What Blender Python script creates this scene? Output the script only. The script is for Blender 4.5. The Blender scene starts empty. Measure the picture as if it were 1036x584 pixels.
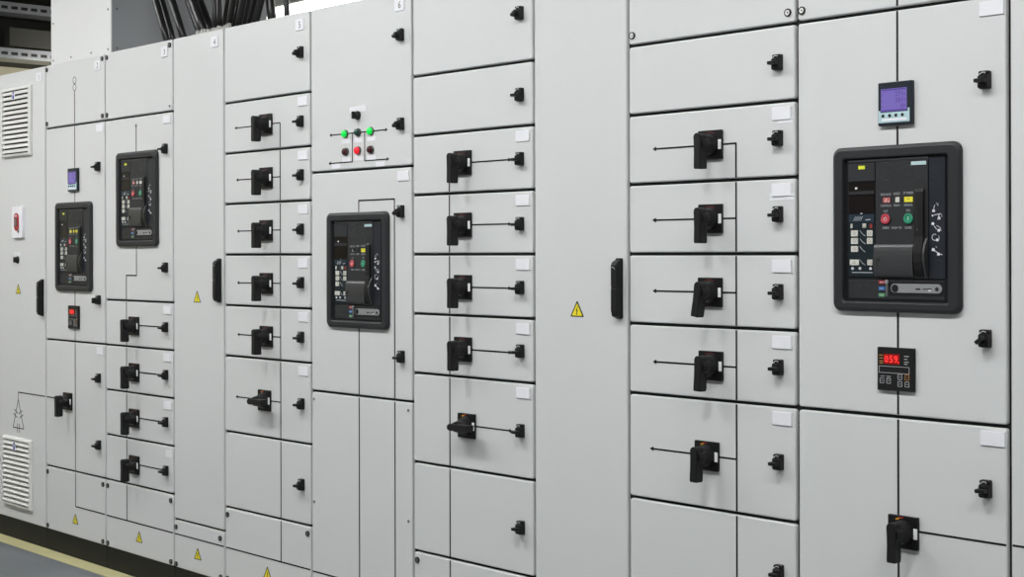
import bpy, bmesh, math, random
from mathutils import Matrix, Vector
random.seed(4)
PI = math.pi
scene = bpy.context.scene
COL = scene.collection
ZB = 100.0          # the doors start 100 mm above the floor, on a black plinth
# all builder units are millimetres: x along the row, p = how far it stands out of the door face, z above the door bottom

# ------------------------------------------------------------------ materials
def mat(name, color, rough=0.5, metal=0.0, emit=None, strength=0.0, noise=None, spec=0.5, bump=None):
    m = bpy.data.materials.new(name); m.use_nodes = True
    nt = m.node_tree; b = nt.nodes['Principled BSDF']
    b.inputs['Base Color'].default_value = (*color, 1)
    b.inputs['Roughness'].default_value = rough
    b.inputs['Metallic'].default_value = metal
    b.inputs['Specular IOR Level'].default_value = spec
    if emit:
        b.inputs['Emission Color'].default_value = (*emit, 1)
        b.inputs['Emission Strength'].default_value = strength
    if noise or bump:
        tc = nt.nodes.new('ShaderNodeTexCoord')
        n = nt.nodes.new('ShaderNodeTexNoise')
        n.inputs['Scale'].default_value = (noise or bump)[0]
        n.inputs['Detail'].default_value = 3
        nt.links.new(tc.outputs['Object'], n.inputs['Vector'])
        if noise:
            r = nt.nodes.new('ShaderNodeValToRGB')
            a = noise[1]
            r.color_ramp.elements[0].position = 0.3; r.color_ramp.elements[1].position = 0.7
            r.color_ramp.elements[0].color = (*[c * (1 - a) for c in color], 1)
            r.color_ramp.elements[1].color = (*[c * (1 + a) for c in color], 1)
            nt.links.new(n.outputs['Fac'], r.inputs['Fac'])
            nt.links.new(r.outputs['Color'], b.inputs['Base Color'])
        if bump:
            bp_ = nt.nodes.new('ShaderNodeBump')
            bp_.inputs['Strength'].default_value = bump[1]; bp_.inputs['Distance'].default_value = 0.001
            nt.links.new(n.outputs['Fac'], bp_.inputs['Height'])
            nt.links.new(bp_.outputs['Normal'], b.inputs['Normal'])
    return m

LS = 58.0
M = dict(
    door=mat('light_grey_powder_coat', (0.640, 0.648, 0.648), 0.36, noise=(1.3, 0.012), spec=0.5),
    body=mat('cabinet_frame_grey', (0.5, 0.51, 0.51), 0.5),
    gasket=mat('black_gasket', (0.008, 0.008, 0.008), 0.8),
    plinth=mat('black_plinth', (0.008, 0.008, 0.007), 0.5, noise=(6, 0.2), spec=0.25),
    black=mat('black_plastic', (0.006, 0.006, 0.0065), 0.42, bump=(400, 0.15), spec=0.3),
    blacksoft=mat('black_textured_plastic', (0.008, 0.008, 0.0085), 0.5, spec=0.3),
    line=mat('black_tape', (0.006, 0.006, 0.006), 0.6, spec=0.2),
    white=mat('white_label', (0.80, 0.80, 0.84), 0.35),
    tag=mat('white_tag', (0.8, 0.8, 0.8), 0.4),
    frosted=mat('old_adhesive', (0.76, 0.77, 0.79), 0.3),
    screw=mat('zinc_screw', (0.85, 0.85, 0.84), 0.4, 0.15),
    screwdark=mat('screw_washer', (0.012, 0.012, 0.012), 0.5, spec=0.3),
    greyscrew=mat('dull_grey_screw', (0.2, 0.2, 0.2), 0.4, 0.5),
    yellow=mat('warning_yellow', (0.85, 0.72, 0.02), 0.4),
    ink=mat('black_ink', (0.01, 0.01, 0.01), 0.6),
    bezel=mat('charcoal_bezel_plastic', (0.022, 0.023, 0.026), 0.45, bump=(500, 0.2), spec=0.35),
    face=mat('charcoal_front_plastic', (0.021, 0.022, 0.025), 0.5, spec=0.35),
    facedark=mat('dark_front_plastic', (0.009, 0.0095, 0.011), 0.45, spec=0.3),
    cover=mat('spring_cover_plastic', (0.034, 0.035, 0.037), 0.38, spec=0.5),
    navy=mat('dark_blue_strip', (0.012, 0.015, 0.022), 0.4, spec=0.4),
    teal=mat('dark_teal_keypad', (0.006, 0.014, 0.019), 0.4, spec=0.35),
    blueglass=mat('blue_grey_display', (0.02, 0.035, 0.05), 0.25, spec=0.4),
    window=mat('dark_window', (0.006, 0.004, 0.0035), 0.3, spec=0.25),
    keys=mat('off_white_keys', (0.62, 0.62, 0.56), 0.4),
    keymark=mat('key_marks', (0.30, 0.27, 0.2), 0.5),
    icon=mat('white_print', (0.75, 0.76, 0.80), 0.5),
    text=mat('grey_print', (0.42, 0.44, 0.46), 0.5),
    red=mat('red_button', (0.50, 0.05, 0.075), 0.35),
    redl=mat('red_tab', (0.30, 0.03, 0.03), 0.4),
    pink=mat('pale_red_flag', (0.50, 0.13, 0.13), 0.4),
    green=mat('green_button', (0.02, 0.25, 0.14), 0.35),
    greenl=mat('green_tab', (0.09, 0.28, 0.13), 0.4),
    blue=mat('blue_tab', (0.04, 0.15, 0.42), 0.4),
    ylw=mat('yellow_flag', (0.78, 0.72, 0.05), 0.4),
    yg=mat('yellow_green_tag', (0.75, 0.82, 0.05), 0.4),
    silver=mat('silver_plate', (0.30, 0.31, 0.32), 0.4, 0.3),
    pin=mat('grey_pin', (0.2, 0.2, 0.2), 0.3, 0.5),
    cyan=mat('pale_cyan_plate', (0.45, 0.62, 0.66), 0.4),
    meter=mat('dark_slate_housing', (0.012, 0.018, 0.026), 0.4, spec=0.35),
    lcd=mat('violet_lcd', (0.08, 0.06, 0.2), 0.3, emit=(0.22, 0.16, 0.56), strength=0.5),
    lcdink=mat('lcd_segments', (0.05, 0.03, 0.15), 0.3, emit=(0.07, 0.04, 0.25), strength=0.5),
    led=mat('red_led_digits', (0.4, 0.0, 0.0), 0.3, emit=(1.0, 0.03, 0.03), strength=2.4),
    ledback=mat('red_led_window', (0.12, 0.0, 0.0), 0.3, emit=(0.5, 0.0, 0.0), strength=0.28),
    orange=mat('orange_print', (0.45, 0.22, 0.05), 0.5),
    lampgreen=mat('lit_green_lens', (0.0, 0.4, 0.06), 0.25, emit=(0.0, 0.75, 0.06), strength=0.7),
    lampred=mat('lit_red_lens', (0.5, 0.01, 0.02), 0.25, emit=(0.9, 0.01, 0.03), strength=0.6),
    lensgreen=mat('unlit_green_lens', (0.008, 0.055, 0.04), 0.25),
    lensred=mat('unlit_red_lens', (0.06, 0.008, 0.012), 0.25),
    lampring=mat('lamp_ring', (0.05, 0.05, 0.05), 0.35),
    redknob=mat('red_isolator', (0.42, 0.02, 0.03), 0.4),
    isobox=mat('white_isolator_plastic', (0.80, 0.80, 0.84), 0.35),
    vent=mat('off_white_vent_plastic', (0.70, 0.70, 0.68), 0.45),
    badge=mat('blue_badge', (0.02, 0.04, 0.3), 0.4),
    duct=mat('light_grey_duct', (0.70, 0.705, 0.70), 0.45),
    ductside=mat('duct_side_shade_grey', (0.34, 0.355, 0.37), 0.5),  # the front's light grey, darkened in colour for the side in shade
    cable=mat('black_cable_sheath', (0.012, 0.012, 0.012), 0.33),
    foam=mat('pale_gland_foam', (0.5, 0.5, 0.47), 0.9),
    galv=mat('galvanised_steel', (0.30, 0.31, 0.33), 0.35, 0.7),
    dark=mat('ceiling_void_shade', (0.020, 0.020, 0.015), 0.8),  # shade of the ceiling void, put into the colour
    darkbox=mat('dark_olive_box', (0.022, 0.022, 0.016), 0.7),
    beige=mat('beige_wall_paint', (0.52, 0.49, 0.36), 0.8, noise=(3, 0.04)),
    greywall=mat('grey_wall_paint', (0.42, 0.42, 0.42), 0.8, noise=(3, 0.04)),
    ceil=mat('ceiling_paint', (0.16, 0.16, 0.16), 0.85, noise=(3, 0.03)),
    floor=mat('blue_grey_floor', (0.135, 0.147, 0.16), 0.5, noise=(2.2, 0.2)),
    stripe=mat('olive_yellow_floor_stripe', (0.46, 0.43, 0.23), 0.6, noise=(9, 0.06)),
    tube=mat('fluorescent_diffuser', (0.9, 0.9, 0.9), 0.5, emit=(0.985, 0.993, 0.988), strength=LS),
    tubeb=mat('fluorescent_diffuser_back', (0.9, 0.9, 0.9), 0.5, emit=(1.0, 1.0, 0.97), strength=6.0),
    wallfill=mat('added_wall_fill', (0.9, 0.9, 0.9), 0.5, emit=(1.0, 0.98, 0.9), strength=110.0),  # glow of the added light that brightens the beige wall
    housing=mat('luminaire_housing', (0.6, 0.6, 0.6), 0.5),
)

# ------------------------------------------------------------------ mesh builder
class MB:
    def __init__(s): s.v = []; s.f = []; s.m = []; s.mats = []; s.sm = []
    def mi(s, m):
        if m not in s.mats: s.mats.append(m)
        return s.mats.index(m)
    def add(s, vs, fs, m, smooth=False):
        o = len(s.v); k = s.mi(m)
        s.v += [(x, -p, z + ZB) for x, p, z in vs]
        for f in fs: s.f.append([i + o for i in f]); s.m.append(k); s.sm.append(smooth)
    def box(s, x0, x1, p0, p1, z0, z1, m):
        v = [(x0,p0,z0),(x1,p0,z0),(x1,p1,z0),(x0,p1,z0),(x0,p0,z1),(x1,p0,z1),(x1,p1,z1),(x0,p1,z1)]
        s.add(v, [(0,1,2,3),(4,7,6,5),(0,4,5,1),(1,5,6,2),(2,6,7,3),(3,7,4,0)], m)
    def loft(s, loops, m, cap0=True, cap1=True, smooth=False):
        n = len(loops[0]); vs = [q for l in loops for q in l]; fs = []
        for k in range(len(loops) - 1):
            for i in range(n):
                j = (i + 1) % n
                fs.append((k*n+i, k*n+j, (k+1)*n+j, (k+1)*n+i))
        s.add(vs, fs, m, smooth)
        if cap0: s.add(loops[0], [tuple(range(n))], m)
        if cap1: s.add(loops[-1], [tuple(range(n))], m)
    def rr(s, x0, x1, z0, z1, p, r, seg=5):
        r = max(0.01, min(r, (x1-x0)/2-.01, (z1-z0)/2-.01)); out = []
        for cx, cz, a0 in ((x1-r, z1-r, 0), (x0+r, z1-r, 90), (x0+r, z0+r, 180), (x1-r, z0+r, 270)):
            for k in range(seg + 1):
                a = math.radians(a0 + 90*k/seg); out.append((cx + r*math.cos(a), p, cz + r*math.sin(a)))
        return out
    def prism(s, x0, x1, z0, z1, p0, p1, m, r=3, b=1.0, bs=1, seg=5):
        L = [s.rr(x0, x1, z0, z1, p0, r, seg), s.rr(x0, x1, z0, z1, p1 - b, r, seg)]
        for k in range(1, bs + 1):
            a = PI/2*k/bs; i = b*(1-math.cos(a)); q = p1 - b + b*math.sin(a)
            L.append(s.rr(x0+i, x1-i, z0+i, z1-i, q, max(r-i, .5), seg))
        s.loft(L, m)
    def poly(s, pts, p0, p1, m):
        s.loft([[(x, p0, z) for x, z in pts], [(x, p1, z) for x, z in pts]], m)
    def lathe(s, cx, cz, prof, m, n=20, smooth=True):
        L = [[(cx + r*math.cos(2*PI*i/n), p, cz + r*math.sin(2*PI*i/n)) for i in range(n)] for r, p in prof]
        s.loft(L, m, smooth=False)
    def cyl(s, cx, cz, r, p0, p1, m, n=20, r2=None):
        s.lathe(cx, cz, [(r, p0), (r if r2 is None else r2, p1)], m, n)
    def tube(s, pts, r, m, n=8):
        L = []
        for k, q in enumerate(pts):
            a = Vector(pts[max(k-1, 0)]); b = Vector(pts[min(k+1, len(pts)-1)])
            t = (b - a).normalized(); u = t.cross(Vector((0.3, 1, 0.1))).normalized(); w = t.cross(u)
            L.append([tuple(Vector(q) + u*(r*math.cos(2*PI*i/n)) + w*(r*math.sin(2*PI*i/n))) for i in range(n)])
        s.loft(L, m, smooth=True)
    def seg(s, x0, z0, x1, z1, w, p0, p1, m):
        dx, dz = x1-x0, z1-z0; L = math.hypot(dx, dz) or 1; nx, nz = -dz/L*w/2, dx/L*w/2
        s.poly([(x0+nx, z0+nz), (x0-nx, z0-nz), (x1-nx, z1-nz), (x1+nx, z1+nz)], p0, p1, m)
    def arrow(s, x, z, d, m, size=9, p1=.9):
        dx, dz = d; nx, nz = -dz, dx
        s.poly([(x, z), (x-dx*size*1.5+nx*size*.75, z-dz*size*1.5+nz*size*.75), (x-dx*size*1.5-nx*size*.75, z-dz*size*1.5-nz*size*.75)], 0, p1, m)
    def ring(s, cx, cz, r, w, p0, p1, m, n=24, a0=0, a1=360):
        for i in range(n):
            a = math.radians(a0 + (a1-a0)*i/n); b = math.radians(a0 + (a1-a0)*(i+1)/n)
            s.poly([(cx+(r-w)*math.cos(a), cz+(r-w)*math.sin(a)), (cx+r*math.cos(a), cz+r*math.sin(a)),
                    (cx+r*math.cos(b), cz+r*math.sin(b)), (cx+(r-w)*math.cos(b), cz+(r-w)*math.sin(b))], p0, p1, m)
    def text(s, txt, cx, cz, size, p, m, width=None, rot=0):
        cu = bpy.data.curves.new('tmp', 'FONT'); cu.body = txt; cu.size = 1.0; cu.resolution_u = 2
        cu.align_x = 'CENTER'; cu.align_y = 'CENTER'
        o = bpy.data.objects.new('tmp', cu); COL.objects.link(o)
        me = bpy.data.meshes.new_from_object(o.evaluated_get(bpy.context.evaluated_depsgraph_get()))
        xs = [v.co.x for v in me.vertices]; ys = [v.co.y for v in me.vertices]
        w = max(xs)-min(xs); h = max(ys)-min(ys); mx = (max(xs)+min(xs))/2; my = (max(ys)+min(ys))/2
        k = size / h; kx = width / w if width else k
        vs = []
        for v in me.vertices:
            a, b = (v.co.x-mx)*kx, (v.co.y-my)*k
            if rot: a, b = -b, a
            vs.append((cx+a, p, cz+b))
        s.add(vs, [tuple(f.vertices) for f in me.polygons], m)
        bpy.data.objects.remove(o); bpy.data.curves.remove(cu); bpy.data.meshes.remove(me)
    def mesh(s, name, origin):
        me = bpy.data.meshes.new(name)
        ox, oy, oz = origin
        me.from_pydata([((x-ox)/1000, (y-oy)/1000, (z-oz)/1000) for x, y, z in s.v], [], s.f)
        for m in s.mats: me.materials.append(m)
        for p, k, sm in zip(me.polygons, s.m, s.sm): p.material_index = k; p.use_smooth = sm
        bm = bmesh.new(); bm.from_mesh(me)
        bmesh.ops.remove_doubles(bm, verts=bm.verts, dist=1e-6)
        bmesh.ops.recalc_face_normals(bm, faces=bm.faces)
        bm.to_mesh(me); bm.free()
        return me

W = {}                                   # world origin (mm) of every object
def link(name, data, world, parent=None, label=None):
    o = bpy.data.objects.new(name, data); COL.objects.link(o)
    W[o.name] = world
    pw = W[parent.name] if parent else (0, 0, 0)
    o.parent = parent
    o.location = [(a-b)/1000 for a, b in zip(world, pw)]
    if label: o['label'] = label
    return o
def obj(name, mb, parent=None, x=0.0, z=0.0, p=0.0, label=None):
    world = (x, -p, z + ZB)
    return link(name, mb.mesh(name, world), world, parent, label)
def put(name, me, parent, x, z, p=0.0, rot=0.0, label=None):
    o = link(name, me, (x, -p, z + ZB), parent, label)
    if rot: o.rotation_euler = (0, math.radians(rot), 0)
    return o
def thing(name, label, cat, x, z, p=0.0, group=None):
    o = link(name, None, (x, -p, z + ZB)); o['label'] = label; o['category'] = cat
    o.empty_display_size = 0.05
    if group: o['group'] = group
    return o
def tag(o, label, cat, group=None):
    o['label'] = label; o['category'] = cat
    if group: o['group'] = group
    return o
def structure(o): o['kind'] = 'structure'; return o

ORI = (0, 0, ZB)
# ------------------------------------------------------------------ shared meshes
def latch_mesh(rot=0):
    b = MB()
    b.prism(-13, 13, -21, 21, 0, 12, M['black'], r=3.5, b=1.5)
    b.prism(-13, 13, -20, 11, 11, 19, M['black'], r=5, b=2)
    b.prism(-12, 12, 13, 20, 11, 15, M['black'], r=2, b=1)
    b.cyl(0, -3, 12, 18, 22, M['black'], 20, 10)
    L = []
    for q, k in ((20, 1.0), (35.5, 1.0), (37, .86)):
        c, d = math.cos(math.radians(rot)), math.sin(math.radians(rot))
        L.append([(x*k*c - z*k*d, q, -3 + x*k*d + z*k*c) for x, z in ((-12.5, -3), (-11, -4.6), (11, -4.6), (12.5, -3), (12.5, 3), (11, 4.6), (-11, 4.6), (-12.5, 3))])
    b.loft(L, M['black'])
    b.seg(-9, 12.5, -5, 16, 1.6, 14.9, 15.3, M['icon']); b.seg(-4, 17, 3, 17, 1.6, 14.9, 15.2, M['icon']); b.seg(5, 17.5, 5, 14, 1.6, 14.9, 15.2, M['icon'])
    return b.mesh('latch', ORI)
def plate_mesh(bright=False):
    b = MB()
    b.prism(-42, 42, -40, 40, 0, 8, M['black'], r=2.5, b=1.2)
    b.lathe(0, 0, [(31, 7.5), (30, 13), (29, 13.5), (27, 21), (24, 29), (21, 33)], M['black'], 32)
    if bright: b.seg(-19, 30, -9, 34, 3.5, 7.8, 8.6, M['orangemark']); b.seg(-8, 35, 1, 36, 2.5, 7.8, 8.5, M['redmark2'])
    else: b.ring(0, 0, 36, 2.5, 7.8, 8.3, M['redmark'], 10, 60, 120)
    return b.mesh('rotary_handle', ORI)
M['redmark2'] = mat('bright_red_mark', (0.5, 0.03, 0.02), 0.5)
M['orangemark'] = mat('orange_mark', (0.75, 0.33, 0.02), 0.5)
M['redmark'] = mat('red_mark', (0.10, 0.012, 0.012), 0.5)
def grip_mesh():
    b = MB()
    b.lathe(0, 0, [(20, 31), (19, 45), (16, 56)], M['blacksoft'], 24)
    # handle bar: rounded head above the hub, slim waist, wider squared foot
    pts = []
    for k in range(9):
        a = PI*k/8; pts.append((-1.5 + 12*math.cos(a), 18 + 12*math.sin(a)))
    pts += [(-12.2, 0), (-11.5, -25), (-12.5, -60), (-11.5, -67), (9.5, -67), (10.5, -60), (9.5, -25), (10.2, 0)]
    b.loft([[(x*.8, 33, z*.97) for x, z in pts], [(x, 37, z) for x, z in pts], [(x, 61, z) for x, z in pts], [(x*.86-.2, 65.5, z*.985) for x, z in pts]], M['blacksoft'])
    return b.mesh('grip', ORI)
def tag_mesh():
    b = MB(); b.prism(31, 41.3, -13, 13, 7.8, 9.2, M['tag'], r=.6, b=.3); return b.mesh('position_tag', ORI)
def swing_mesh():
    b = MB()
    b.prism(-12, 12, -88, 88, 0, 9, M['black'], r=5, b=2)
    pts = [(9, 84), (24, 76), (28, 68), (28, 6), (26.5, 4), (26.5, 0), (28, -2), (28, -66), (24, -80), (9, -86)]
    L = []
    for x in (-11.5, -9.5, 9.5, 11.5):
        k = 1.0 if abs(x) < 10 else 0.94
        L.append([(x, 9 + (p-9)*k, z*(.5+.5*k)) for p, z in pts])
    b.loft(L, M['blacksoft'])
    b.seg(-7, 60, -2, 63, 2.2, 28, 28.3, M['text']); b.seg(-1, 63, 5, 56, 1.5, 28, 28.3, M['text'])
    return b.mesh('swing_handle', ORI)
def screw_mesh(head='screw'):
    b = MB()
    b.lathe(0, 0, [(10.5, 0), (10.5, 4), (9.8, 5), (7.6, 5), (7.4, 3.2)], M['screwdark'], 24)
    b.lathe(0, 0, [(7.3, 3), (7.3, 3.8), (6.5, 4.4), (2.8, 4.4), (2.6, 3.4)], M[head], 20)
    b.cyl(0, 0, 2.5, 3.0, 3.6, M['ink'], 6)
    return b.mesh('screw', ORI)
def smallscrew_mesh():
    b = MB(); b.lathe(0, 0, [(5.5, 0), (5.5, 1.2), (3.8, 2.6), (1.5, 2.6)], M['greyscrew'], 14); b.seg(-3, 0, 3, 0, 1.2, 2.5, 2.9, M['ink'])
    return b.mesh('small_screw', ORI)
def nameplate_mesh():
    b = MB(); b.prism(-31, 31, -17, 17, 0, 3.6, M['white'], r=1, b=.5); return b.mesh('name_plate', ORI)
def warn_mesh():
    b = MB()
    def tri(k, p0, p1, m, dz=0):
        b.poly([(-28*k, -16*k+dz), (28*k, -16*k+dz), (0, 32.5*k+dz)], p0, p1, m)
    b.poly([(-28, -17), (-26, -19), (26, -19), (28, -17), (2, 28), (-2, 28)], 0, .5, M['ink'])
    b.poly([(-22, -15.5), (22, -15.5), (0, 22)], .3, .8, M['yellow'])
    b.poly([(2, 13), (-5, -1), (-1, -1), (-3, -9), (-5, -8), (-1, -14), (2, -8), (0, -8.5), (4, 2), (0, 2), (4, 12)], .7, 1.0, M['ink'])
    return b.mesh('warning_sign', ORI)
LATCH, LATCHD, LATCHV, PLATE, PLATEO, GRIP, TAG, SWING, SCREW, SCREWD, SSCREW, NPL, WARN = (latch_mesh(), latch_mesh(34), latch_mesh(90), plate_mesh(), plate_mesh(True), grip_mesh(), tag_mesh(), swing_mesh(), screw_mesh(), screw_mesh('greyscrew'), smallscrew_mesh(), nameplate_mesh(), warn_mesh())

# ------------------------------------------------------------------ cabinet
class Cab:
    def __init__(s, n, x0, w, seams, label):
        s.n, s.x0, s.w = n, x0, w
        s.e = thing('switchgear_cabinet', label, 'electrical cabinet', x0, -100, group='switchgear cabinets standing in one row')
        b = MB()
        b.box(x0+1, x0+w-1, -24, -14, 0, 2199, M['gasket'])
        b.box(x0+1, x0+w-1, -600, -24, 0, 2199, M['body'])
        obj('carcass', b, s.e, x0, 0)
        b = MB(); b.prism(x0+1, x0+w-1, -100, -1, -598, -3, M['plinth'], r=.5, b=1)
        obj('plinth', b, s.e, x0, -100, label='black plinth')
        s.doors = []; s.lines = {}
        for zt, zb in zip(seams[:-1], seams[1:]):
            b = MB()
            b.prism(x0+1, x0+w-10, zb+(4.5 if zb > 0 else 1), zt-(4.5 if zt < 2200 else 1), -13.5, 0, M['door'], r=7, b=4, bs=3)
            o = obj('door', b, s.e, x0, zb)
            s.doors.append((zt, zb, o)); s.lines[o.name] = (MB(), o, zt, zb)
    def door(s, z):
        for zt, zb, o in s.doors:
            if zb <= z <= zt: return o
    def nameplates(s, *zs, dx=None):
        for z in zs:
            put('name_plate', NPL, s.door(z-5), s.x0 + (s.w-52 if dx is None else dx), z-25)
    def latches(s, *zs, rots=None):
        for k, z in enumerate(zs):
            put('latch', {0: LATCH, 90: LATCHV}.get((rots or {}).get(k, 0), LATCHD), s.door(z), s.x0 + s.w - 60, z)
    def screws(s, *pts):
        for dx, z in pts: put('screw', SCREW if s.n > 8 else SCREWD, s.door(z), s.x0+dx, z)
    def number(s, t, rot=0):
        b = MB(); x = s.x0+s.w-71; z = 2153
        b.prism(x-26, x+26, z-21, z+21, 0, 3.6, M['white'], r=1, b=.5)
        b.text(t, x+3, z-1, 24, 3.8, M['ink'])
        obj('number_plate', b, s.door(z), x, z, label='white number plate reading ' + t)
    def vline(s, dx, z1, z0, w=5.6):
        x = s.x0+dx
        for mb, o, zt, zb in s.lines.values():
            a, c = min(z1, zt-6), max(z0, zb+6)
            if a > c: mb.box(x-w/2, x+w/2, -.2, .6, c, a, M['line'])
    def hline(s, z, dx0, dx1, w=5.6):
        mb = s.lines[s.door(z).name][0]
        mb.box(s.x0+max(dx0, 4), s.x0+min(dx1, s.w-12), -.2, .6, z-w/2, z+w/2, M['line'])
    def sline(s, x0, z0, x1, z1, w=4):
        s.lines[s.door(z0).name][0].seg(s.x0+x0, z0, s.x0+x1, z1, w, -.2, .6, M['line'])
    def arrow(s, dx, z, d): s.lines[s.door(z).name][0].arrow(s.x0+dx, z, d, M['line'])
    def warn(s, dx, z, label='yellow triangular high voltage warning sign'): put('warning_sign', WARN, s.door(z), s.x0+dx, z, label=label)
    def handle(s, dx, z, rot=0, bright=False):
        dx -= 5
        h = put('rotary_handle', PLATEO if bright else PLATE, s.e, s.x0+dx, z, p=.7)
        put('grip', GRIP, h, s.x0+dx+(4 if rot > -45 else 2), z, p=.7, rot=rot)
        put('position_tag', TAG, h, s.x0+dx, z, p=.7, label='white tag')
    def swing(s, z=1197): put('swing_handle', SWING, s.door(z), s.x0+s.w-37, z)
    def finish(s):
        for mb, o, zt, zb in s.lines.values():
            if mb.v: obj('mimic_line', mb, o, s.x0, zb, label='black printed line')

def vent(cab, x, z):
    b = MB(); w, h = 325, 342; x0, x1, z0, z1 = x-w/2, x+w/2, z-h/2, z+h/2
    L = [b.rr(x0, x1, z0, z1, 0, 4), b.rr(x0, x1, z0, z1, 8, 4), b.rr(x0+5, x1-5, z0+5, z1-5, 15, 6),
         b.rr(x0+16, x1-16, z0+14, z1-14, 17, 6), b.rr(x0+17, x1-17, z0+15, z1-15, 5, 5)]
    b.loft(L, M['vent'], cap1=False)
    b.box(x0+15, x1-15, 3, 5, z0+13, z1-13, M['gasket'])
    n = 13; step = (h-34)/n
    for k in range(n):
        zc = z0+17+step*(k+.5)
        pts = [(4.5, zc+step*.30), (6.5, zc+step*.42), (18, zc-step*.16), (18, zc-step*.34), (15.5, zc-step*.34)]
        b.loft([[(q, p, zz) for p, zz in pts] for q in (x0+16, x1-16)], M['vent'])
    o = obj('vent_grille', b, cab.e, x, z)
    c = MB(); c.prism(x-28, x+4, z+h/2-62, z+h/2-22, 17.5, 19, M['white'], r=1, b=.4)
    c.box(x-21, x-3, 18.8, 19.4, z+h/2-60, z+h/2-24, M['badge']); c.box(x-17, x-7, 19.3, 19.6, z+h/2-40, z+h/2-32, M['white'])
    obj('badge', c, o, x, z+h/2-40, label='small blue and white badge')

GR = 'circuit breaker fronts set into the cabinet doors'
c1 = Cab(1, -600, 600, [2200, 0], 'light grey cabinet numbered 1 at the far left, with two louvred vents')
c2 = Cab(2, 0, 600, [2200, 1900, 900, 300, 0], 'light grey cabinet numbered 2, second from left, below the upright duct')
c3 = Cab(3, 600, 600, [2200, 1900, 1100, 900, 700, 500, 300, 0], 'light grey cabinet numbered 3, breaker above four rotary handles')
c4 = Cab(4, 1200, 400, [2200, 200, 0], 'narrow light grey cabinet numbered 4 with black swing handle')
c5 = Cab(5, 1600, 600, [2200, 1900, 1700, 1500, 1300, 1100, 900, 600, 300, 0], 'light grey cabinet numbered 5 with a column of six rotary handles')
c6 = Cab(6, 2200, 600, [2200, 1600, 800, 0], 'light grey cabinet numbered 6 with green and red indicator lamps')
c7 = Cab(7, 2800, 600, [2200, 1900, 1700, 1500, 1300, 1100, 900, 600, 300, 0], 'light grey cabinet with five rotary handles, right of the indicator lamps')
c8 = Cab(8, 3400, 400, [2200, 0], 'narrow light grey cabinet with one tall blank door, in the middle of the photo')
c9 = Cab(9, 3800, 600, [2200, 1900, 1700, 1500, 1300, 1100, 900, 600, 300, 0], 'light grey cabinet whose five rotary handles have left pointing arrows, left of the largest breaker')
c10 = Cab(10, 4400, 600, [2200, 1900, 900, 0], 'light grey cabinet with the largest looking breaker and a violet meter')
c11 = Cab(11, 5000, 600, [2200, 0], 'light grey cabinet cut off by the right edge of the photo')

# cabinet 1
c1.number('1'); vent(c1, -307.5, 1953); vent(c1, -307.5, 233); c1.warn(292, 1129)
put('swing_handle', SWING, c1.door(1100), -36, 1096)
c1.hline(626, 600-311, 600); c1.sline(289, 628, 289, 588, 4)
A_, B_, C_ = (289, 590), (229, 450), (351, 450)
for p, q in ((A_, B_), (B_, C_), (C_, A_)): c1.sline(*p, *q, 4.5)
for (ax, az), (bx, bz) in ((A_, B_), (C_, A_), (B_, C_)):         # capacitor strokes across each side of the delta
    mx, mz = (ax+bx)/2, (az+bz)/2; L = math.hypot(bx-ax, bz-az); ux, uz = (bx-ax)/L, (bz-az)/L
    for t in (-11, 11):
        cx, cz = mx+ux*t, mz+uz*t
        c1.sline(cx-uz*22, cz+ux*22, cx+uz*22, cz-ux*22, 4)
b = MB(); x, z = -293, 1460
b.prism(x-58, x+58, z-77, z+77, 0, 14, M['isobox'], r=5, b=3, bs=2)
iso = obj('isolator_switch', b, c1.e, x, z, label='white isolator box')
b = MB(); b.ring(x, z+2, 50, 5, 13.5, 16, M['isobox'], 28); b.cyl(x, z+2, 20, 14, 17, M['redknob'], 20); b.prism(x-25, x+25, z-42, z+44, 14, 18, M['redknob'], r=24, b=2, bs=2)
b.prism(x-13, x+13, z-20, z+20, 17.5, 20, M['lampring'], r=6, b=.5); b.prism(x-9, x+9, z-16, z+16, 19.8, 20.6, M['pin'], r=5, b=.3)
b.seg(x-8, z+31, x+8, z+31, 8, 17.8, 18.6, M['white'])
k = obj('knob', b, iso, x, z, 14, label='red rotary knob')
b = MB(); b.prism(x+14, x+22, z-52, z-38, 13.5, 17, M['ink'], r=1, b=.5); b.prism(x+24, x+30, z-40, z-30, 13.5, 16, M['ink'], r=1, b=.5)
obj('keyhole', b, iso, x, z-45, 14)
b = MB(); x, z = -312, 1276
b.prism(x-46, x+34, z+18, z+38, 0, 1, M['frosted'], r=1, b=.3)
b.lathe(x, z, [(18, 0), (18, 4), (15, 8), (12, 17), (9, 19)], M['black'], 20); b.prism(x-5, x+5, z-13, z+13, 17, 23, M['black'], r=2, b=1)
obj('selector_knob', b, c1.door(1276), x, z, label='black round knob')

# cabinet 2
c2.number('2'); c2.nameplates(1894, 894); c2.warn(298, 78)
c2.latches(1697, 1098, 746, 446, rots={1: 90})
c2.screws((15, 2178), (573, 2178), (15, 1922), (575, 1922), (14, 272), (572, 272), (14, 17), (570, 17))
mb = c2.lines[c2.door(2000).name][0]
mb.ring(301, 2105, 17, 3, -.2, .6, M['line'], 20); mb.ring(301, 2072, 17, 3, -.2, .6, M['line'], 20)
c2.vline(301, 2054, 1700); c2.vline(301, 1592, 1540, 5); c2.vline(301, 1135, 1064); c2.vline(301, 962, 140)
c2.hline(140, 301, 600); c2.hline(626, 0, 205); c2.handle(236, 620)
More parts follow.
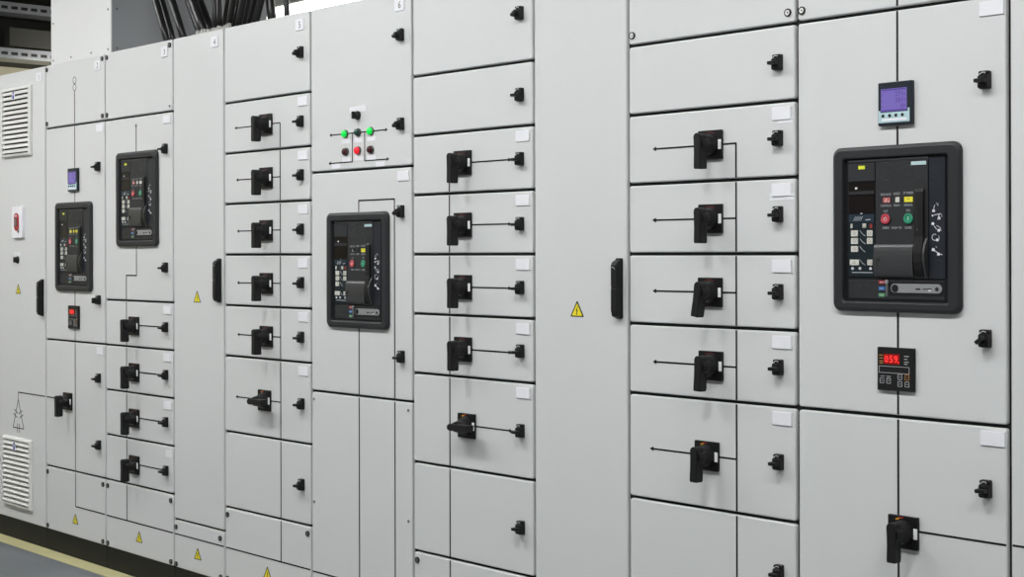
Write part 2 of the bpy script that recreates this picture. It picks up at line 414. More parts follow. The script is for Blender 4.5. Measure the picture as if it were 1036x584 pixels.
# cabinet 3
c3.number('3'); c3.nameplates(1893, 1093, 893, 693)
b = MB(); b.prism(1130, 1182, 452, 482, 0, .8, M['frosted'], r=3, b=.2); obj('adhesive_residue', b, c3.door(470), 1156, 467, label='pale patch where a label was'); c3.warn(300, 78)
c3.latches(1745, 1247, 996, 796, 598, 394)
c3.screws((17, 2178), (572, 2177), (17, 1922), (17, 272), (573, 272), (17, 17), (573, 17))
put('keyhole_screw', SSCREW, c3.door(2000), 600+570, 1922)
c3.vline(282, 1862, 1746); c3.arrow(282, 1868, (0, 1)); c3.vline(282, 1340, 1210); c3.hline(1210, 191, 284); c3.vline(191, 1212, 140)
for z in (992, 790, 592, 390):
    c3.handle(270, z); c3.hline(z+3, 308, 530); c3.arrow(524, z+3, (1, 0))
c3.hline(139, 0, 600)
# cabinet 4
c4.number('4'); c4.swing(); c4.warn(188, 1124); c4.warn(188, 76)
c4.screws((16, 168), (362, 168), (16, 14), (366, 14)); c4.hline(139, 0, 400)
# cabinet 5
c5.number('5'); c5.nameplates(1893, 1693, 1493, 1293, 1093, 893); c5.warn(302, 78)
c5.latches(2050, 1794, 1595, 1394, 1196, 994, 747, 448, rots={0: -40})
c5.screws((18, 270), (573, 270), (18, 17), (573, 17))
for z, ax in ((1797, 85), (1593, 95), (1392, 100), (1190, 101), (987, 101)):
    c5.handle(309, z); c5.hline(z, ax, 275, 4.5); c5.arrow(ax-8, z, (-1, 0)); c5.hline(z+1, 345, 395, 4.5)
c5.handle(296, 742, rot=-90, bright=True); c5.hline(742, 88, 262, 4.5); c5.arrow(80, 742, (-1, 0)); c5.hline(742, 330, 395, 4.5)
c5.vline(396, 1799, 140); c5.hline(139, 0, 600)
# cabinet 6
c6.number('6'); c6.nameplates(1593)
c6.latches(2049, 1745, 1447, 951, rots={0: -40, 1: -35, 2: -30})
for dx, z in ((15, 770), (571, 770), (15, 393), (571, 393)): put('small_screw', SSCREW, c6.door(z), 2200+dx, z)
c6.vline(292, 1490, 1450); c6.hline(1490, 290, 499); c6.vline(292, 1040, 3); c6.vline(497, 1490, 3); c6.hline(137, 0, 600)
c6.hline(1731, 125, 455, 4.5); c6.arrow(116, 1731, (-1, 0)); c6.arrow(461, 1731, (1, 0))
c6.vline(255, 1731, 1627, 4.5); c6.hline(1629, 118, 257, 4.5); c6.arrow(110, 1629, (-1, 0))
c6.vline(328, 1731, 1627, 4.5); c6.hline(1629, 326, 460, 4.5); c6.arrow(469, 1629, (1, 0))
for dx, z, mt, col in ((216, 1730, 'lampgreen', 'lit green'), (292, 1731, 'lensgreen', 'unlit dark green'), (367, 1731, 'lampgreen', 'lit green'),
                       (219, 1666, 'lensred', 'unlit dark red'), (292, 1667, 'lampred', 'lit red'), (367, 1666, 'lensred', 'unlit dark red')):
    x = 2200+dx; b = MB()
    b.lathe(x, z, [(15, 0), (15, 4), (13.5, 6)], M['lampring'], 24)
    b.lathe(x, z, [(12.8, 5), (12.8, 10), (11, 14), (7, 16.5), (2, 17.5)], M[mt], 24)
    lamp = obj('indicator_lamp', b, c6.e, x, z, label=col + ' indicator lamp')
    b = MB(); b.prism(x-25, x+25, z-35, z-17, 0, 1.2, M['white'], r=.8, b=.3)
    obj('lamp_label', b, lamp, x, z-26)
for x, z in ((2356, 1618), (2617, 1614)):
    b = MB(); b.prism(x-25, x+25, z-9, z+8, 0, 1.2, M['white'], r=.8, b=.3)
    obj('small_label', b, c6.door(z), x, z)
b = MB(); b.prism(2440, 2535, 1803, 1824, 0, 1.5, M['white'], r=.8, b=.3); obj('name_plate', b, c6.door(1810), 2488, 1813)
b = MB(); x, z = 2490, 1791
b.lathe(x, z, [(16, 0), (16, 6), (13.5, 9), (13, 20), (11, 22)], M['black'], 24); b.poly([(x-4, z-13), (x+5, z-13), (x+5, z+13), (x-4, z+13)], 21, 27, M['black'])
obj('selector_knob', b, c6.door(z), x, z, label='black selector knob')
# cabinet 7
c7.nameplates(1693, 1493, 1293, 1093, 893)
c7.latches(2051, 1797, 1597, 1395, 1196, 998, 750, 449, rots={0: -35})
c7.screws((20, 270), (573, 270))
c7.vline(191, 1560, 3)
for z in (1597, 1395, 1193, 991):
    c7.handle(268, z); c7.hline(z, 305, 520, 5); c7.arrow(494, z, (1, 0))
c7.handle(286, 744, rot=-90, bright=True); c7.hline(745, 322, 520, 5); c7.arrow(496, 745, (1, 0)); c7.hline(137, 0, 600)
# cabinet 8
c8.swing(1200); c8.warn(186, 1131); c8.hline(137, 0, 400)
# cabinet 9
c9.nameplates(1693, 1493, 1293, 1093, 893)
for x0, x1, z0, z1 in ((4335, 4384, 1641, 1657), (4308, 4389, 1440, 1458)):
    b = MB(); b.prism(x0, x1, z0, z1, 0, .8, M['frosted'], r=1, b=.2); obj('adhesive_residue', b, c9.door(z0), x0, z0, label='pale strip where a label was')
c9.latches(1802, 1603, 1404, 1200, 1002, 754, 464)
c9.screws((15, 1929), (570, 1929))
for z, ax, hx, r in ((1598, 92, 314, 0), (1396, 91, 314, 0), (1195, 91, 312, 9), (994, 91, 314, 3), (746, 79, 299, 2)):
    c9.handle(hx, z, rot=r, bright=z < 800); c9.hline(z, ax+8, hx-37, 5); c9.arrow(ax, z, (-1, 0)); c9.hline(z, hx+37, 395, 5)
c9.vline(395, 1600, 3)
# cabinet 10
c10.latches(1704, 1102, 752, rots={1: -35})
c10.nameplates(1895, 895, dx=555); c10.screws((15, 1929), (577, 1929))
c10.vline(300, 2195, 1722); c10.vline(300, 1612, 1564); c10.vline(300, 1158, 1068); c10.vline(300, 965, 3)
c10.handle(322, 621, bright=True); c10.hline(627, 358, 600, 5)
c11.hline(629, 0, 600, 5); c11.vline(0, 0, 0)
for c in (c1, c2, c3, c4, c5, c6, c7, c8, c9, c10, c11): c.finish()

# ------------------------------------------------------------------ circuit breakers
def breaker(cx, cz, label, ytag=True, wtag=True, flags=('pink', 'keys', 'ylw')):
    t = thing('circuit_breaker', label, 'circuit breaker', cx, cz, p=.8, group=GR)
    P0 = .8
    def X(v): return cx+v
    def Z(v): return cz+v
    b = MB()
    L = [b.rr(X(-181), X(181), Z(-205), Z(205), P0, 22, 6), b.rr(X(-181), X(181), Z(-205), Z(205), 9, 22, 6), b.rr(X(-178), X(178), Z(-202), Z(202), 12.5, 20, 6),
         b.rr(X(-172), X(172), Z(-196), Z(196), 14.5, 16, 6), b.rr(X(-154), X(152), Z(-184), Z(179), 14.5, 9, 6), b.rr(X(-151), X(149), Z(-181), Z(176), 12.5, 8, 6), b.rr(X(-149), X(147), Z(-179), Z(174), 3, 7, 6)]
    b.loft(L, M['bezel'], cap0=False, cap1=False)
    obj('bezel', b, t, cx, cz, P0)
    b = MB(); b.prism(X(-149), X(147), Z(-179), Z(174), P0, 3, M['facedark'], r=6, b=.5)
    b.prism(X(-138), X(92), Z(166.5), Z(173), 3, 8, M['cover'], r=2, b=1)
    obj('back_plate', b, t, cx, cz, P0)
    # trip unit
    b = MB(); b.prism(X(-138), X(-59), Z(-118), Z(166), 3, 5, M['facedark'], r=1, b=.5)
    b.prism(X(-138), X(-59), Z(119), Z(165), 5, 8, M['face'], r=1, b=.8)
    b.prism(X(-136), X(-61), Z(95), Z(116), 5, 6, M['window'], r=1, b=.3); b.prism(X(-136), X(-61), Z(86), Z(95), 5, 8.5, M['face'], r=1, b=.8)
    b.prism(X(-137), X(-60), Z(-118), Z(16), 5, 6, M['teal'], r=1, b=.3)
    b.box(X(-117), X(-111), 6, 7, Z(100), Z(105), M['icon'])
    tu = obj('trip_unit', b, t, cx, cz, 3)
    b = MB(); b.prism(X(-136), X(-61), Z(40), Z(84), 5, 7, M['window'], r=1, b=.5); b.box(X(-101), X(-96), 6.9, 7.5, Z(38), Z(40), M['icon'])
    obj('dark_window', b, tu, X(-98), Z(62), 5)
    b = MB(); b.prism(X(-136), X(-61), Z(17), Z(37), 5.8, 7.2, M['blueglass'], r=1, b=.4)
    for k in range(5): b.seg(X(-122+k*5), Z(21), X(-115+k*5), Z(32), 1.2, 7.1, 7.4, M['text'])
    b.seg(X(-86), Z(23), X(-72), Z(24), 2, 7.1, 7.4, M['text'])
    obj('status_display', b, tu, X(-98), Z(27), 6)
    for x0, x1, z0, z1 in ((-129, -109, -18, -3), (-129, -109, -37, -22), (-129, -109, -57, -42), (-133, -106, -90, -76), (-82, -66, -18, -3), (-82, -66, -37, -22), (-81, -66, -90, -76), (-95, -85, 3, 14), (-130, -125, 3, 14)):
        b = MB(); b.prism(X(x0), X(x1), Z(z0), Z(z1), 6, 8.5, M['keys'], r=1, b=.6)
        if x1-x0 > 8: b.cyl(X((x0+x1)/2), Z((z0+z1)/2), 4, 8.4, 9, M['keymark'], 10); b.cyl(X((x0+x1)/2), Z((z0+z1)/2), 2.2, 8.9, 9.4, M['icon'], 10)
        obj('key', b, tu, X(x0), Z(z0), 6)
    b = MB()
    for x in (-125, -103, -72): b.cyl(X(x), Z(-98), 3.6, 6, 8, M['icon'], 12)
    b.box(X(-127), X(-66), 6, 6.6, Z(-109), Z(-107), M['text']); b.box(X(-74), X(-67), 6, 7.5, Z(2), Z(13), M['redl'])
    for zc in (-10, -30, -50, -83):
        b.seg(X(-104), Z(zc+7), X(-97), Z(zc-1), 1.3, 6, 6.5, M['text']); b.seg(X(-97), Z(zc-1), X(-88), Z(zc-7), 1.3, 6, 6.5, M['text'])
    obj('printed_marks', b, tu, X(-98), Z(-98), 6)
    # front cover with the push buttons
    b = MB(); b.prism(X(-57), X(91), Z(-121), Z(166), 3, 7.5, M['face'], r=1.5, b=.8)
    b.ring(X(-26), Z(141), 22, 2, 7.3, 8.2, M['cover'], 24, 0, 360); b.ring(X(37), Z(141), 14, 2, 7.3, 8.2, M['cover'], 24)
    b.seg(X(-38), Z(128), X(-20), Z(150), 2, 7.3, 8.1, M['cover']); b.seg(X(-30), Z(128), X(-12), Z(146), 2, 7.3, 8.1, M['cover'])
    fc = obj('front_cover', b, t, cx, cz, 3)
    b = MB()
    for tx, x0, x1, zc in (('SERVICE', -42, -12, 84.5), ('RESET', -4, 14, 85.5), ('STORED', 23, 51, 86.5), ('CONTACTS', -42, -12, 57), ('READY', -4, 14, 57), ('SPRING', 25, 48, 57),
                           ('OUT', -33, -21, 43), ('ON', 31, 41, 44), ('OPEN', -36, -18, 2), ('PUSH TO', -10, 18, 2), ('CLOSE', 27, 46, 2)):
        b.text(tx, X((x0+x1)/2), Z(zc), 5.5, 7.8, M['text'], width=x1-x0)
    obj('lettering', b, fc, cx, Z(40), 7.5)
    for nm, x0, x1, k in (('flag_window', -34, -14, 0), ('flag_window', 1, 13, 1), ('flag_window', 26, 50, 2)):
        b = MB(); b.prism(X(x0-2), X(x1+2), Z(62), Z(79), 7, 8.5, M['facedark'], r=1, b=.4); b.prism(X(x0), X(x1), Z(64), Z(77), 8, 9, M[flags[k]], r=.8, b=.3)
        if k == 2: b.text('OK', X(38), Z(72), 4, 9.2, M['ink'])
        if k == 0: b.seg(X(-27), Z(66), X(-24), Z(74), 2.5, 8.9, 9.3, M['keys']); b.seg(X(-20), Z(67), X(-17), Z(67), 3, 8.9, 9.3, M['keys'])
        obj(nm, b, fc, X(x0), Z(70), 7.5)
    for x, mt, nm, lb in ((-27, 'red', 'push_button', 'round red button'), (38, 'green', 'push_button', 'round green button')):
        b = MB(); b.lathe(X(x), Z(24), [(15, 7), (15, 9), (13.4, 9.6)], M['facedark'], 24)
        b.lathe(X(x), Z(24), [(13, 9), (13, 10.5), (11.5, 11.8), (8.5, 11.8), (7.5, 10.8)], M[mt], 24)
        if x < 0: b.ring(X(x), Z(24), 4.5, 1.3, 10.8, 11.4, M['keys'], 16)
        else: b.seg(X(x), Z(20), X(x), Z(29), 1.5, 10.8, 11.4, M['keys'])
        obj(nm, b, fc, X(x), Z(24), 7.5, label=lb)
    if wtag:
        b = MB(); b.prism(X(45), X(87), Z(153), Z(162), 7.5, 9, M['cyan'], r=.8, b=.3); b.text('SIEMENS', X(66), Z(157.5), 4.2, 9.1, M['keys'], width=36)
        obj('maker_plate', b, fc, X(66), Z(157), 7.5, label='pale cyan plate')
    if ytag:
        b = MB(); b.prism(X(-106), X(-87), Z(149), Z(158), 8, 9.2, M['yg'], r=.8, b=.3); b.box(X(-98), X(-95), 9, 9.5, Z(149.5), Z(157.5), M['ylw'])
        obj('yellow_tag', b, tu, X(-96), Z(154), 8, label='small yellow tag')
    # spring housing and lever
    b = MB(); prof = [(7, -120)]
    for k in range(11):
        a = PI*k/10; prof.append((7 + 11*math.sin(a)**.6, -78.5 - 41*math.cos(a)))
    prof.append((7, -37))
    b.loft([[(X(x), p, Z(z)) for p, z in prof] for x in (-57, 54)], M['cover'], smooth=False)
    b.prism(X(-49), X(-42), Z(-92), Z(-72), 14, 18.4, M['ink'], r=2, b=.3); b.prism(X(-43), X(-36), Z(-82), Z(-72), 14, 18.5, M['ink'], r=2, b=.3)
    obj('spring_cover', b, t, X(0), Z(-78), 7)
    b = MB(); b.prism(X(55), X(84), Z(-119), Z(120), 7, 8.2, M['ink'], r=13, b=.3)
    # curved bar swelling outwards at its lower end
    zs = [96, 88, 60, 20, -20, -40, -60, -80, -100, -117]; ps = [11, 15, 16, 16, 16, 19, 22, 22, 18, 9]
    L = []
    for z_, p_ in zip(zs, ps): L.append([(X(58), 8, Z(z_)), (X(82), 8, Z(z_)), (X(82), p_-1.5, Z(z_)), (X(80), p_, Z(z_)), (X(60), p_, Z(z_)), (X(58), p_-1.5, Z(z_))])
    b.loft(L, M['blacksoft'])
    b.seg(X(65), Z(0), X(65), Z(55), 3, 15.5, 16.4, M['ink']); b.cyl(X(67), Z(-4), 3, 15.5, 17, M['cover'], 10)
    obj('charging_lever', b, t, X(70), Z(0), 8, label='black lever')
    b = MB(); zs = [-24, -40, -60, -80, -100, -121]; ps = [9, 17, 23, 23, 17, 8.5]
    b.loft([[(X(84+x), 7, Z(z_)) for z_ in zs] + [(X(84+x), p_, Z(z_)) for z_, p_ in reversed(list(zip(zs, ps)))] for x in (0, 6)], M['cover'])
    obj('lever_guard', b, t, X(87), Z(-70), 8)
    # pictogram strip
    b = MB(); b.prism(X(93), X(137), Z(-122), Z(169), 3, 6.5, M['navy'], r=1.5, b=.8)
    st = obj('instruction_strip', b, t, X(115), Z(20), 3)
    b = MB(); q = 6.8
    def hand(x, z, s=1.0, f=1):
        b.poly([(X(x-5*s*f), Z(z-4*s)), (X(x+3*s*f), Z(z-5*s)), (X(x+5*s*f), Z(z)), (X(x+2*s*f), Z(z+4*s)), (X(x-4*s*f), Z(z+3*s))][::f], 6.4, q, M['icon'])
    hand(106, 42, .8); b.seg(X(106), Z(46), X(109), Z(55), 1.5, 6.4, q, M['icon']); b.seg(X(117), Z(53), X(118), Z(59), 1, 6.4, q, M['icon']); b.seg(X(113), Z(58), X(115), Z(60), 1, 6.4, q, M['icon'])
    hand(103, 30, .5); b.seg(X(106), Z(31), X(125), Z(34), 1.6, 6.4, q, M['icon']); hand(121, 24, .8); b.seg(X(121), Z(32), X(117), Z(20), 2, 6.4, q, M['icon']); b.seg(X(126), Z(34), X(129), Z(26), 1, 6.4, q, M['icon'])
    hand(104, 11, .8); b.seg(X(107), Z(5), X(114), Z(-3), 1.5, 6.4, q, M['icon']); b.seg(X(114), Z(6), X(124), Z(1), 1.1, 6.4, q, M['icon']); hand(120, -5, .8); b.seg(X(124), Z(1), X(126), Z(-7), 1, 6.4, q, M['icon'])
    b.ring(X(109), Z(-22), 8, 1.1, 6.4, q, M['icon'], 14, 60, 300); hand(116, -28, .8); b.seg(X(120), Z(-18), X(121), Z(-27), 1, 6.4, q, M['icon'])
    hand(105, -51, .9); b.seg(X(108), Z(-54), X(117), Z(-59), 1.8, 6.4, q, M['icon']); hand(119, -62, .8); b.seg(X(123), Z(-62), X(129), Z(-64), 1.6, 6.4, q, M['icon']); b.seg(X(112), Z(-44), X(114), Z(-47), 1, 6.4, q, M['icon'])
    b.seg(X(107), Z(-77), X(126), Z(-77), .8, 6.4, 6.7, M['cover']); b.seg(X(107), Z(-77), X(107), Z(-116), .8, 6.4, 6.7, M['cover']); b.seg(X(126), Z(-77), X(126), Z(-116), .8, 6.4, 6.7, M['cover'])
    for zz in (150, 138, 126, 108): b.seg(X(100), Z(zz), X(110), Z(zz-6), .8, 6.4, 6.7, M['cover']); b.seg(X(116), Z(zz), X(124), Z(zz-5), .8, 6.4, 6.7, M['cover'])
    obj('pictogram', b, st, X(115), Z(0), 6.5, label='white hand pictograms')
    # lower panel
    b = MB(); b.prism(X(-138), X(134), Z(-173), Z(-126), 3, 5.5, M['face'], r=1.5, b=.6)
    for x in (-110, -85): b.ring(X(x), Z(-150), 12, 1, 5.4, 6, M['cover'], 16)
    b.prism(X(-20), X(132), Z(-164), Z(-129), 5, 6, M['facedark'], r=1, b=.3)
    lp = obj('lower_panel', b, t, cx, Z(-150), 3)
    for z_, mt, lb in ((-131.5, 'redl', 'red tab'), (-147, 'blue', 'blue tab'), (-163, 'greenl', 'green tab')):
        b = MB(); b.prism(X(-49), X(-31), Z(z_-4.5), Z(z_+4.5), 5.2, 7.2, M[mt], r=.8, b=.4); b.seg(X(-45), Z(z_), X(-35), Z(z_), 2, 7, 7.5, M['text'])
        obj('position_flag', b, lp, X(-40), Z(z_), 5.5, label=lb)
    b = MB(); b.prism(X(-28), X(-22), Z(-167), Z(-131), 5, 9, M['pin'], r=2.5, b=1.5); b.cyl(X(-25), Z(-130), 5, 5, 10, M['silver'], 14)
    obj('locking_pin', b, lp, X(-25), Z(-148), 5.5)
    b = MB(); b.prism(X(-14), X(128), Z(-157), Z(-134.5), 5.5, 7.8, M['silver'], r=11, b=.8)
    b.cyl(X(-1), Z(-146), 9.5, 7.6, 8.8, M['blacksoft'], 20); b.cyl(X(115), Z(-146.5), 5, 7.6, 8.4, M['ink'], 14)
    b.seg(X(57), Z(-147), X(70), Z(-147), 4, 7.6, 8.3, M['ink']); b.seg(X(76), Z(-147), X(101), Z(-146), 2.5, 7.6, 8.3, M['ink']); b.seg(X(92), Z(-150), X(99), Z(-150), 3, 7.6, 8.5, M['icon'])
    obj('slide_plate', b, lp, X(57), Z(-146), 5.5, label='silver grey rounded plate')
    return t
breaker(4698, 1361, 'black circuit breaker nearest the camera, between the violet meter and the 059 display')
breaker(2491, 1244, 'black circuit breaker below the green and red indicator lamps, in cabinet 6', ytag=False, flags=('teal', 'teal', 'ylw'))
breaker(898, 1541, 'black circuit breaker in cabinet 3, directly above four rotary handles', wtag=False, flags=('pink', 'keys', 'keys'))
breaker(299, 1338, 'black circuit breaker in cabinet 2, farthest left of the four', wtag=False, flags=('ylw', 'ylw', 'ylw'))

# ------------------------------------------------------------------ meters
def meter(cx, cz, label, big):
    t = thing('power_meter', label, 'power meter', cx, cz, p=.8, group='square meters with violet screens')
    b = MB(); b.prism(cx-48, cx+48, cz-53, cz+53, .8, 12, M['meter'], r=2, b=1.5); obj('housing', b, t, cx, cz, .8)
    b = MB(); b.prism(cx-39, cx+34, cz-19, cz+37, 12, 12.8, M['lcd'], r=1.5, b=.3)
    for r_, tx in enumerate(('271', '281', '0')): b.text(tx, cx+(12 if r_ < 2 else 21), cz+23-15*r_, 11, 13.0, M['lcdink'])
    b.box(cx-36, cx+31, 12.6, 13, cz+32.5, cz+35.5, M['lcdink']); b.box(cx-36, cx+31, 12.6, 13, cz-18, cz-15, M['lcdink'])
    for zz in (20, 6, -8): b.box(cx-36, cx-33, 12.6, 13, cz+zz, cz+zz+2, M['lcdink']); b.box(cx+25, cx+31, 12.6, 13, cz+zz, cz+zz+2, M['lcdink'])
    obj('screen', b, t, cx, cz, 12, label='violet lit screen')
    b = MB(); L = [(cx-46, cz-46), (cx+42, cz-46), (cx+42, cz-13), (cx+37, cz-13), (cx+37, cz-21), (cx-41, cz-21), (cx-41, cz-16), (cx-46, cz-16)]
    b.poly(L, 11.8, 12.6, M['cyan']); b.box(cx-36, cx+34, 12.5, 12.9, cz-42, cz-36, M['white'])
    s = obj('button_strip', b, t, cx, cz-30, 12, label='pale cyan strip')
    for x in (-33, -14, 4, 22):
        b = MB(); b.lathe(cx+x, cz-29, [(4.2, 12.4), (4, 14), (2.5, 14.6)], M['ink'], 14); obj('button', b, s, cx+x, cz-29, 12.5)
meter(4700, 1667, 'square power meter with violet screen showing numbers, above the nearest breaker', True)
meter(300, 1646, 'small looking power meter with violet screen in cabinet 2 at the left', False)

def regulator(cx, cz, label):
    t = thing('digital_controller', label, 'controller', cx, cz, p=.8, group='black controllers with red digits')
    b = MB(); b.prism(cx-52, cx+52, cz-53, cz+53, .8, 9, M['blacksoft'], r=2, b=1.5)
    for x0, x1, z_ in ((-46, 39, 6.5), (-46, 39, -9.5)): b.box(cx+x0, cx+x1, 8.8, 9.3, cz+z_-.6, cz+z_+.6, M['text'])
    for x_ in (-46, 39): b.box(cx+x_-.6, cx+x_+.6, 8.8, 9.3, cz-10, cz+7, M['text'])
    for z_ in (33, 26, 19, 14): b.box(cx-46, cx-35, 8.8, 9.3, cz+z_-1, cz+z_+1, M['orange']); b.box(cx+25, cx+(38 if z_ % 2 else 34), 8.8, 9.3, cz+z_-1, cz+z_+1, M['text'])
    for x0, x1 in ((-42, -30), (-25, -13)): b.box(cx+x0, cx+x1, 8.8, 9.3, cz-19, cz-17.5, M['text'])
    obj('housing', b, t, cx, cz, .8)
    b = MB(); b.prism(cx-33, cx+12, cz+12, cz+37, 8.8, 9.5, M['ledback'], r=1, b=.2)
    for k, ch in enumerate('059'): b.text(ch, cx-25+13.5*k, cz+24.5, 17, 9.8, M['led'], width=9.5)
    b.cyl(cx+9, cz+17, 1.4, 9.4, 9.9, M['led'], 8)
    obj('display', b, t, cx, cz+24, 9, label='red lit digits')
    for x0, z0, mt in ((-44, -36, 'text'), (-25, -36, 'text'), (7, -25, 'text'), (27, -25, 'orange'), (7, -42, 'text'), (27, -42, 'text')):
        b = MB(); b.prism(cx+x0, cx+x0+13, cz+z0, cz+z0+14, 8.8, 10, M['facedark'], r=1.5, b=.5)
        for a in ((x0+1, z0+1, x0+12, z0+1), (x0+1, z0+13, x0+12, z0+13), (x0+1, z0+1, x0+1, z0+13), (x0+12, z0+1, x0+12, z0+13), (x0+4, z0+7, x0+9, z0+7)):
            b.seg(cx+a[0], cz+a[1], cx+a[2], cz+a[3], 1.2, 9.9, 10.3, M[mt])
        obj('key', b, t, cx+x0, cz+z0, 9)
regulator(4698, 1017, 'black controller with red digits 059 below the nearest breaker')
regulator(298, 1013, 'black controller with a red display in cabinet 2 at the left')

# ------------------------------------------------------------------ duct, cables
d = thing('busbar_duct', 'light grey upright sheet metal duct standing on top of cabinet 2', 'duct', 0, 2200, p=-28)
b = MB(); b.prism(0, 600, 2200, 3290, -34, -28, M['duct'], r=1, b=1); obj('front_panel', b, d, 0, 2200, -28)
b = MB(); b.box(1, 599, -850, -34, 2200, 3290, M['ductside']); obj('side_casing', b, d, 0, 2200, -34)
for x, z in ((25, 2400), (25, 2224), (210, 2223), (410, 2223), (574, 2402), (574, 2223), (25, 2580), (574, 2580)):
    put('screw', SSCREW, d, x, z, p=-28)
for z in (2228, 2404):
    o = put('screw', SSCREW, d, 600, z, p=-58); o.rotation_euler = (0, 0, PI/2)

CG = 'black power cables rising from the cabinet tops'
cabs = [(905, 150, 744, 16, 'black cable leaning left beside the duct, first from the left'), (874, 200, 712, 15, 'black cable leaning left close behind the first leaning cable'), (1046, 150, 874, 17, 'single black cable leaning left, with clear gaps on both sides'),
        (1220, 150, 1034, 21, 'thick black cable leaning left, front of the dark bundle over cabinet 4'), (1096, 215, 898, 18, 'black cable leaning left, left edge of the dark bundle over cabinet 4'), (1198, 205, 996, 18, 'black cable leaning left, right edge of the dark bundle'),
        (1317, 130, 1301, 12, 'upright black cable with bright highlight, just right of the dark leaning bundle'), (1289, 170, 1282, 12, 'upright black cable beside the highlighted one over cabinet 4'), (1040, 320, 1148, 13, 'black cable leaning right, crossing behind the upright ones'),
        (1375, 150, 1477, 14, 'black cable leaning right above the number plate 4'), (1242, 250, 1345, 13, 'black cable leaning right, in the back of the cluster over cabinet 4'), (1450, 150, 1559, 15, 'black cable leaning right in the middle of the cluster'),
        (1385, 210, 1497, 14, 'black cable leaning right behind the middle of the cluster'), (1247, 300, 1349, 14, 'rear black cable leaning right between cabinets 4 and 5'), (1504, 190, 1652, 16, 'black cable leaning right at the right edge of the dense cluster'),
        (1350, 260, 1481, 14, 'black cable leaning right, second from the right edge of the cluster'), (1090, 350, 1197, 15, 'rearmost black cable of the dense cluster, leaning right'),
        (1599, 230, 1552, 19, 'thick upright black cable standing alone before the bright light strip'), (1689, 240, 1668, 12, 'thin upright black cable farthest right, before the light strip')]
for x0, y, x1, r, lb in cabs:
    k = (x1-x0)/300.0; pts = []
    for z in (2200, 2300, 2400, 2480): pts.append((x0+k*(z-2200), -y, z))
    xe = pts[-1][0]
    for z, f in ((2540, .6), (2600, .9), (2700, 1.0), (3000, 1.0), (3290, 1.0)): pts.append((xe + k*60*f, -y, z))
    b = MB(); b.tube(pts, r, M['cable'], 14)
    tag(obj('power_cable', b, None, x0, 2200, -y), lb, 'cable', CG)
b = MB()
for i in range(22):
    x = 1215 + i*13 + random.uniform(-3, 3); h = random.uniform(26, 46); w = random.uniform(6, 10)
    b.poly([(x-w, 2199.5), (x+w, 2199.5), (x+w*.3, 2198+h), (x-w*.4, 2198+h*.9)], -100, -84, M['foam'])
tag(obj('sealing_foam', b, None, 1300, 2200, -92), 'ragged pale foam strip on the cabinet top at the foot of the cables', 'foam')

# ------------------------------------------------------------------ room
def sbox(name, x0, x1, y0, y1, z0, z1, m):
    b = MB(); b.box(x0, x1, -y1, -y0, z0, z1, m); return structure(obj(name, b, None, x0, z0))
sbox('floor', -3200, 9500, -6000, 2800, -160, -100, M['floor'])
sbox('trim_1', -3190, 9490, -84, 1, -100, -97, M['stripe'])
sbox('ceiling', -3200, 9500, -6000, 2800, 3300, 3400, M['ceil'])
sbox('wall_back', -3200, 9500, 2800, 2900, -100, 3400, M['greywall'])
sbox('wall_right', 9500, 9600, -6000, 2800, -100, 3400, M['greywall'])
sbox('wall_left', -3300, -3200, -6000, 2800, -100, 3400, M['beige'])
sbox('void_shade', -3190, -2700, -1500, 2790, 2590, 3290, M['dark'])  # solid block coloured dark, stands in for the shaded ceiling void

def tray(x, z, label):
    t = thing('cable_tray', label, 'cable tray', x, z, p=-400)
    b = MB(); h = 62
    b.box(x-200, x, -2700, 1000, z-3, z, M['galv'])
    # perforated side rail facing the room: two flanges and the webs between slots
    b.box(x, x+3, -2700, 1000, z-3, z+18, M['galv']); b.box(x, x+3, -2700, 1000, z+38, z+h, M['galv']); b.box(x-20, x, -2700, 1000, z+h-3, z+h, M['galv'])
    y = -1000
    while y < 2700:
        b.box(x, x+3, -(y+22), -y, z+18, z+38, M['galv']); y += 66
    obj('perforated_tray', b, t, x, z, -400)
    b = MB(); b.box(x-60, x-6, -2700, 1000, z+4, z+44, M['cable']); obj('cable_bundle', b, t, x-30, z, -400)
    if z < 2700:
        b = MB(); b.prism(-2590, -2510, 2640, 2760, -2350, -930, M['darkbox'], r=2, b=2); b.box(-2560, -2540, -1800, -1780, 2560, 2645, M['darkbox'])
        obj('wiring_box', b, t, -2550, 2640, -930, label='dark olive box')
    for y in (-800, 700, 2400):
        b = MB(); b.tube([(x-110, -y, z-4), (x-110, -y, 3299 if z > 2700 else 2848)], 5, M['galv'], 8); obj('hanger_rod', b, t, x-110, z, -y)
tray(-2500, 2856, 'galvanised perforated cable tray, the upper of two at the top left corner')
tray(-2500, 2562, 'galvanised perforated cable tray, the lower of two at the top left corner')
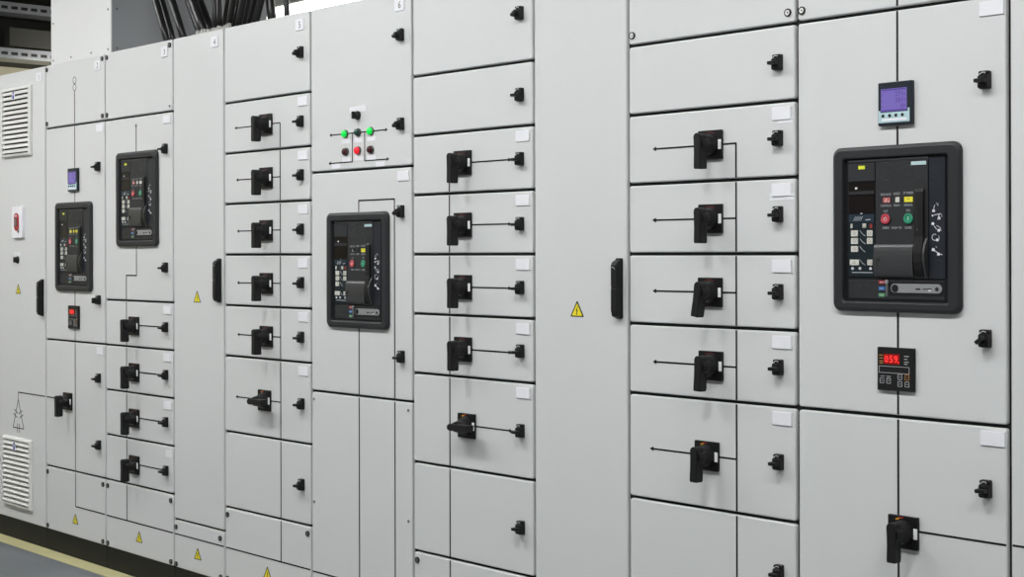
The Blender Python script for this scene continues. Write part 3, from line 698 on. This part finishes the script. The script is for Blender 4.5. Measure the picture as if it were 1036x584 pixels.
def luminaire(x0, x1, y, z, m, label, name='ceiling_light', h=70, w=160, group=None, dh=.55):
    t = thing(name, label, 'light', (x0+x1)/2, z, p=-y, group=group)
    b = MB(); b.box(x0-(15 if dh < .6 else 0), x1+15, -y-w/2-(8 if dh < .6 else 0), -y+w/2+8, z+h*dh, z+h, M['housing']); obj('housing', b, t, (x0+x1)/2, z, -y)
    b = MB(); b.box(x0, x1, -y-w/2, -y+w/2, z, z+h*dh, m); obj('diffuser', b, t, (x0+x1)/2, z, -y)
    return t
luminaire(-640, 3400, 1500, 2535, M['tubeb'], 'bright fluorescent light strip glowing behind the cabinets and cables', h=145, w=60, dh=.92)
luminaire(-1990, -1930, 1750, 2440, M['wallfill'], 'added unseen light behind the duct at the left', h=60, w=900, dh=.6)  # added out of view to brighten the beige left wall
for k, y in enumerate((-1750,)):
    for j, x0 in enumerate((-2500, -300, 1900, 4100, 6300)):
        luminaire(x0+50, x0+1150, y, 3220, M['tube'], 'ceiling light over the aisle in front of the cabinets', group='ceiling lights over the aisle', h=80, w=300, dh=.03)

# ------------------------------------------------------------------ camera, world, view
cam = bpy.data.cameras.new('camera'); co = bpy.data.objects.new('camera', cam); COL.objects.link(co)
f, yaw, roll = 1523.69, 0.8334, 0.0024
cam.sensor_fit = 'HORIZONTAL'; cam.sensor_width = 36; cam.lens = f*36/1036; cam.shift_x = 0; cam.shift_y = -35.84/1036
co.matrix_world = Matrix.Translation((6.7926, -3.1759, 1.3035+ZB/1000)) @ Matrix.Rotation(yaw, 4, 'Z') @ Matrix.Rotation(PI/2, 4, 'X') @ Matrix.Rotation(-roll, 4, 'Z')
cam.clip_start = 0.05
scene.camera = co
w = bpy.data.worlds.new('world'); scene.world = w; w.use_nodes = True
bg = w.node_tree.nodes['Background']; bg.inputs['Color'].default_value = (1.0, 0.975, 0.92, 1); bg.inputs['Strength'].default_value = 0.30
vs = scene.view_settings; vs.view_transform = 'Standard'; vs.look = 'None'; vs.exposure = -0.05; vs.gamma = 1.0; vs.use_curve_mapping = False
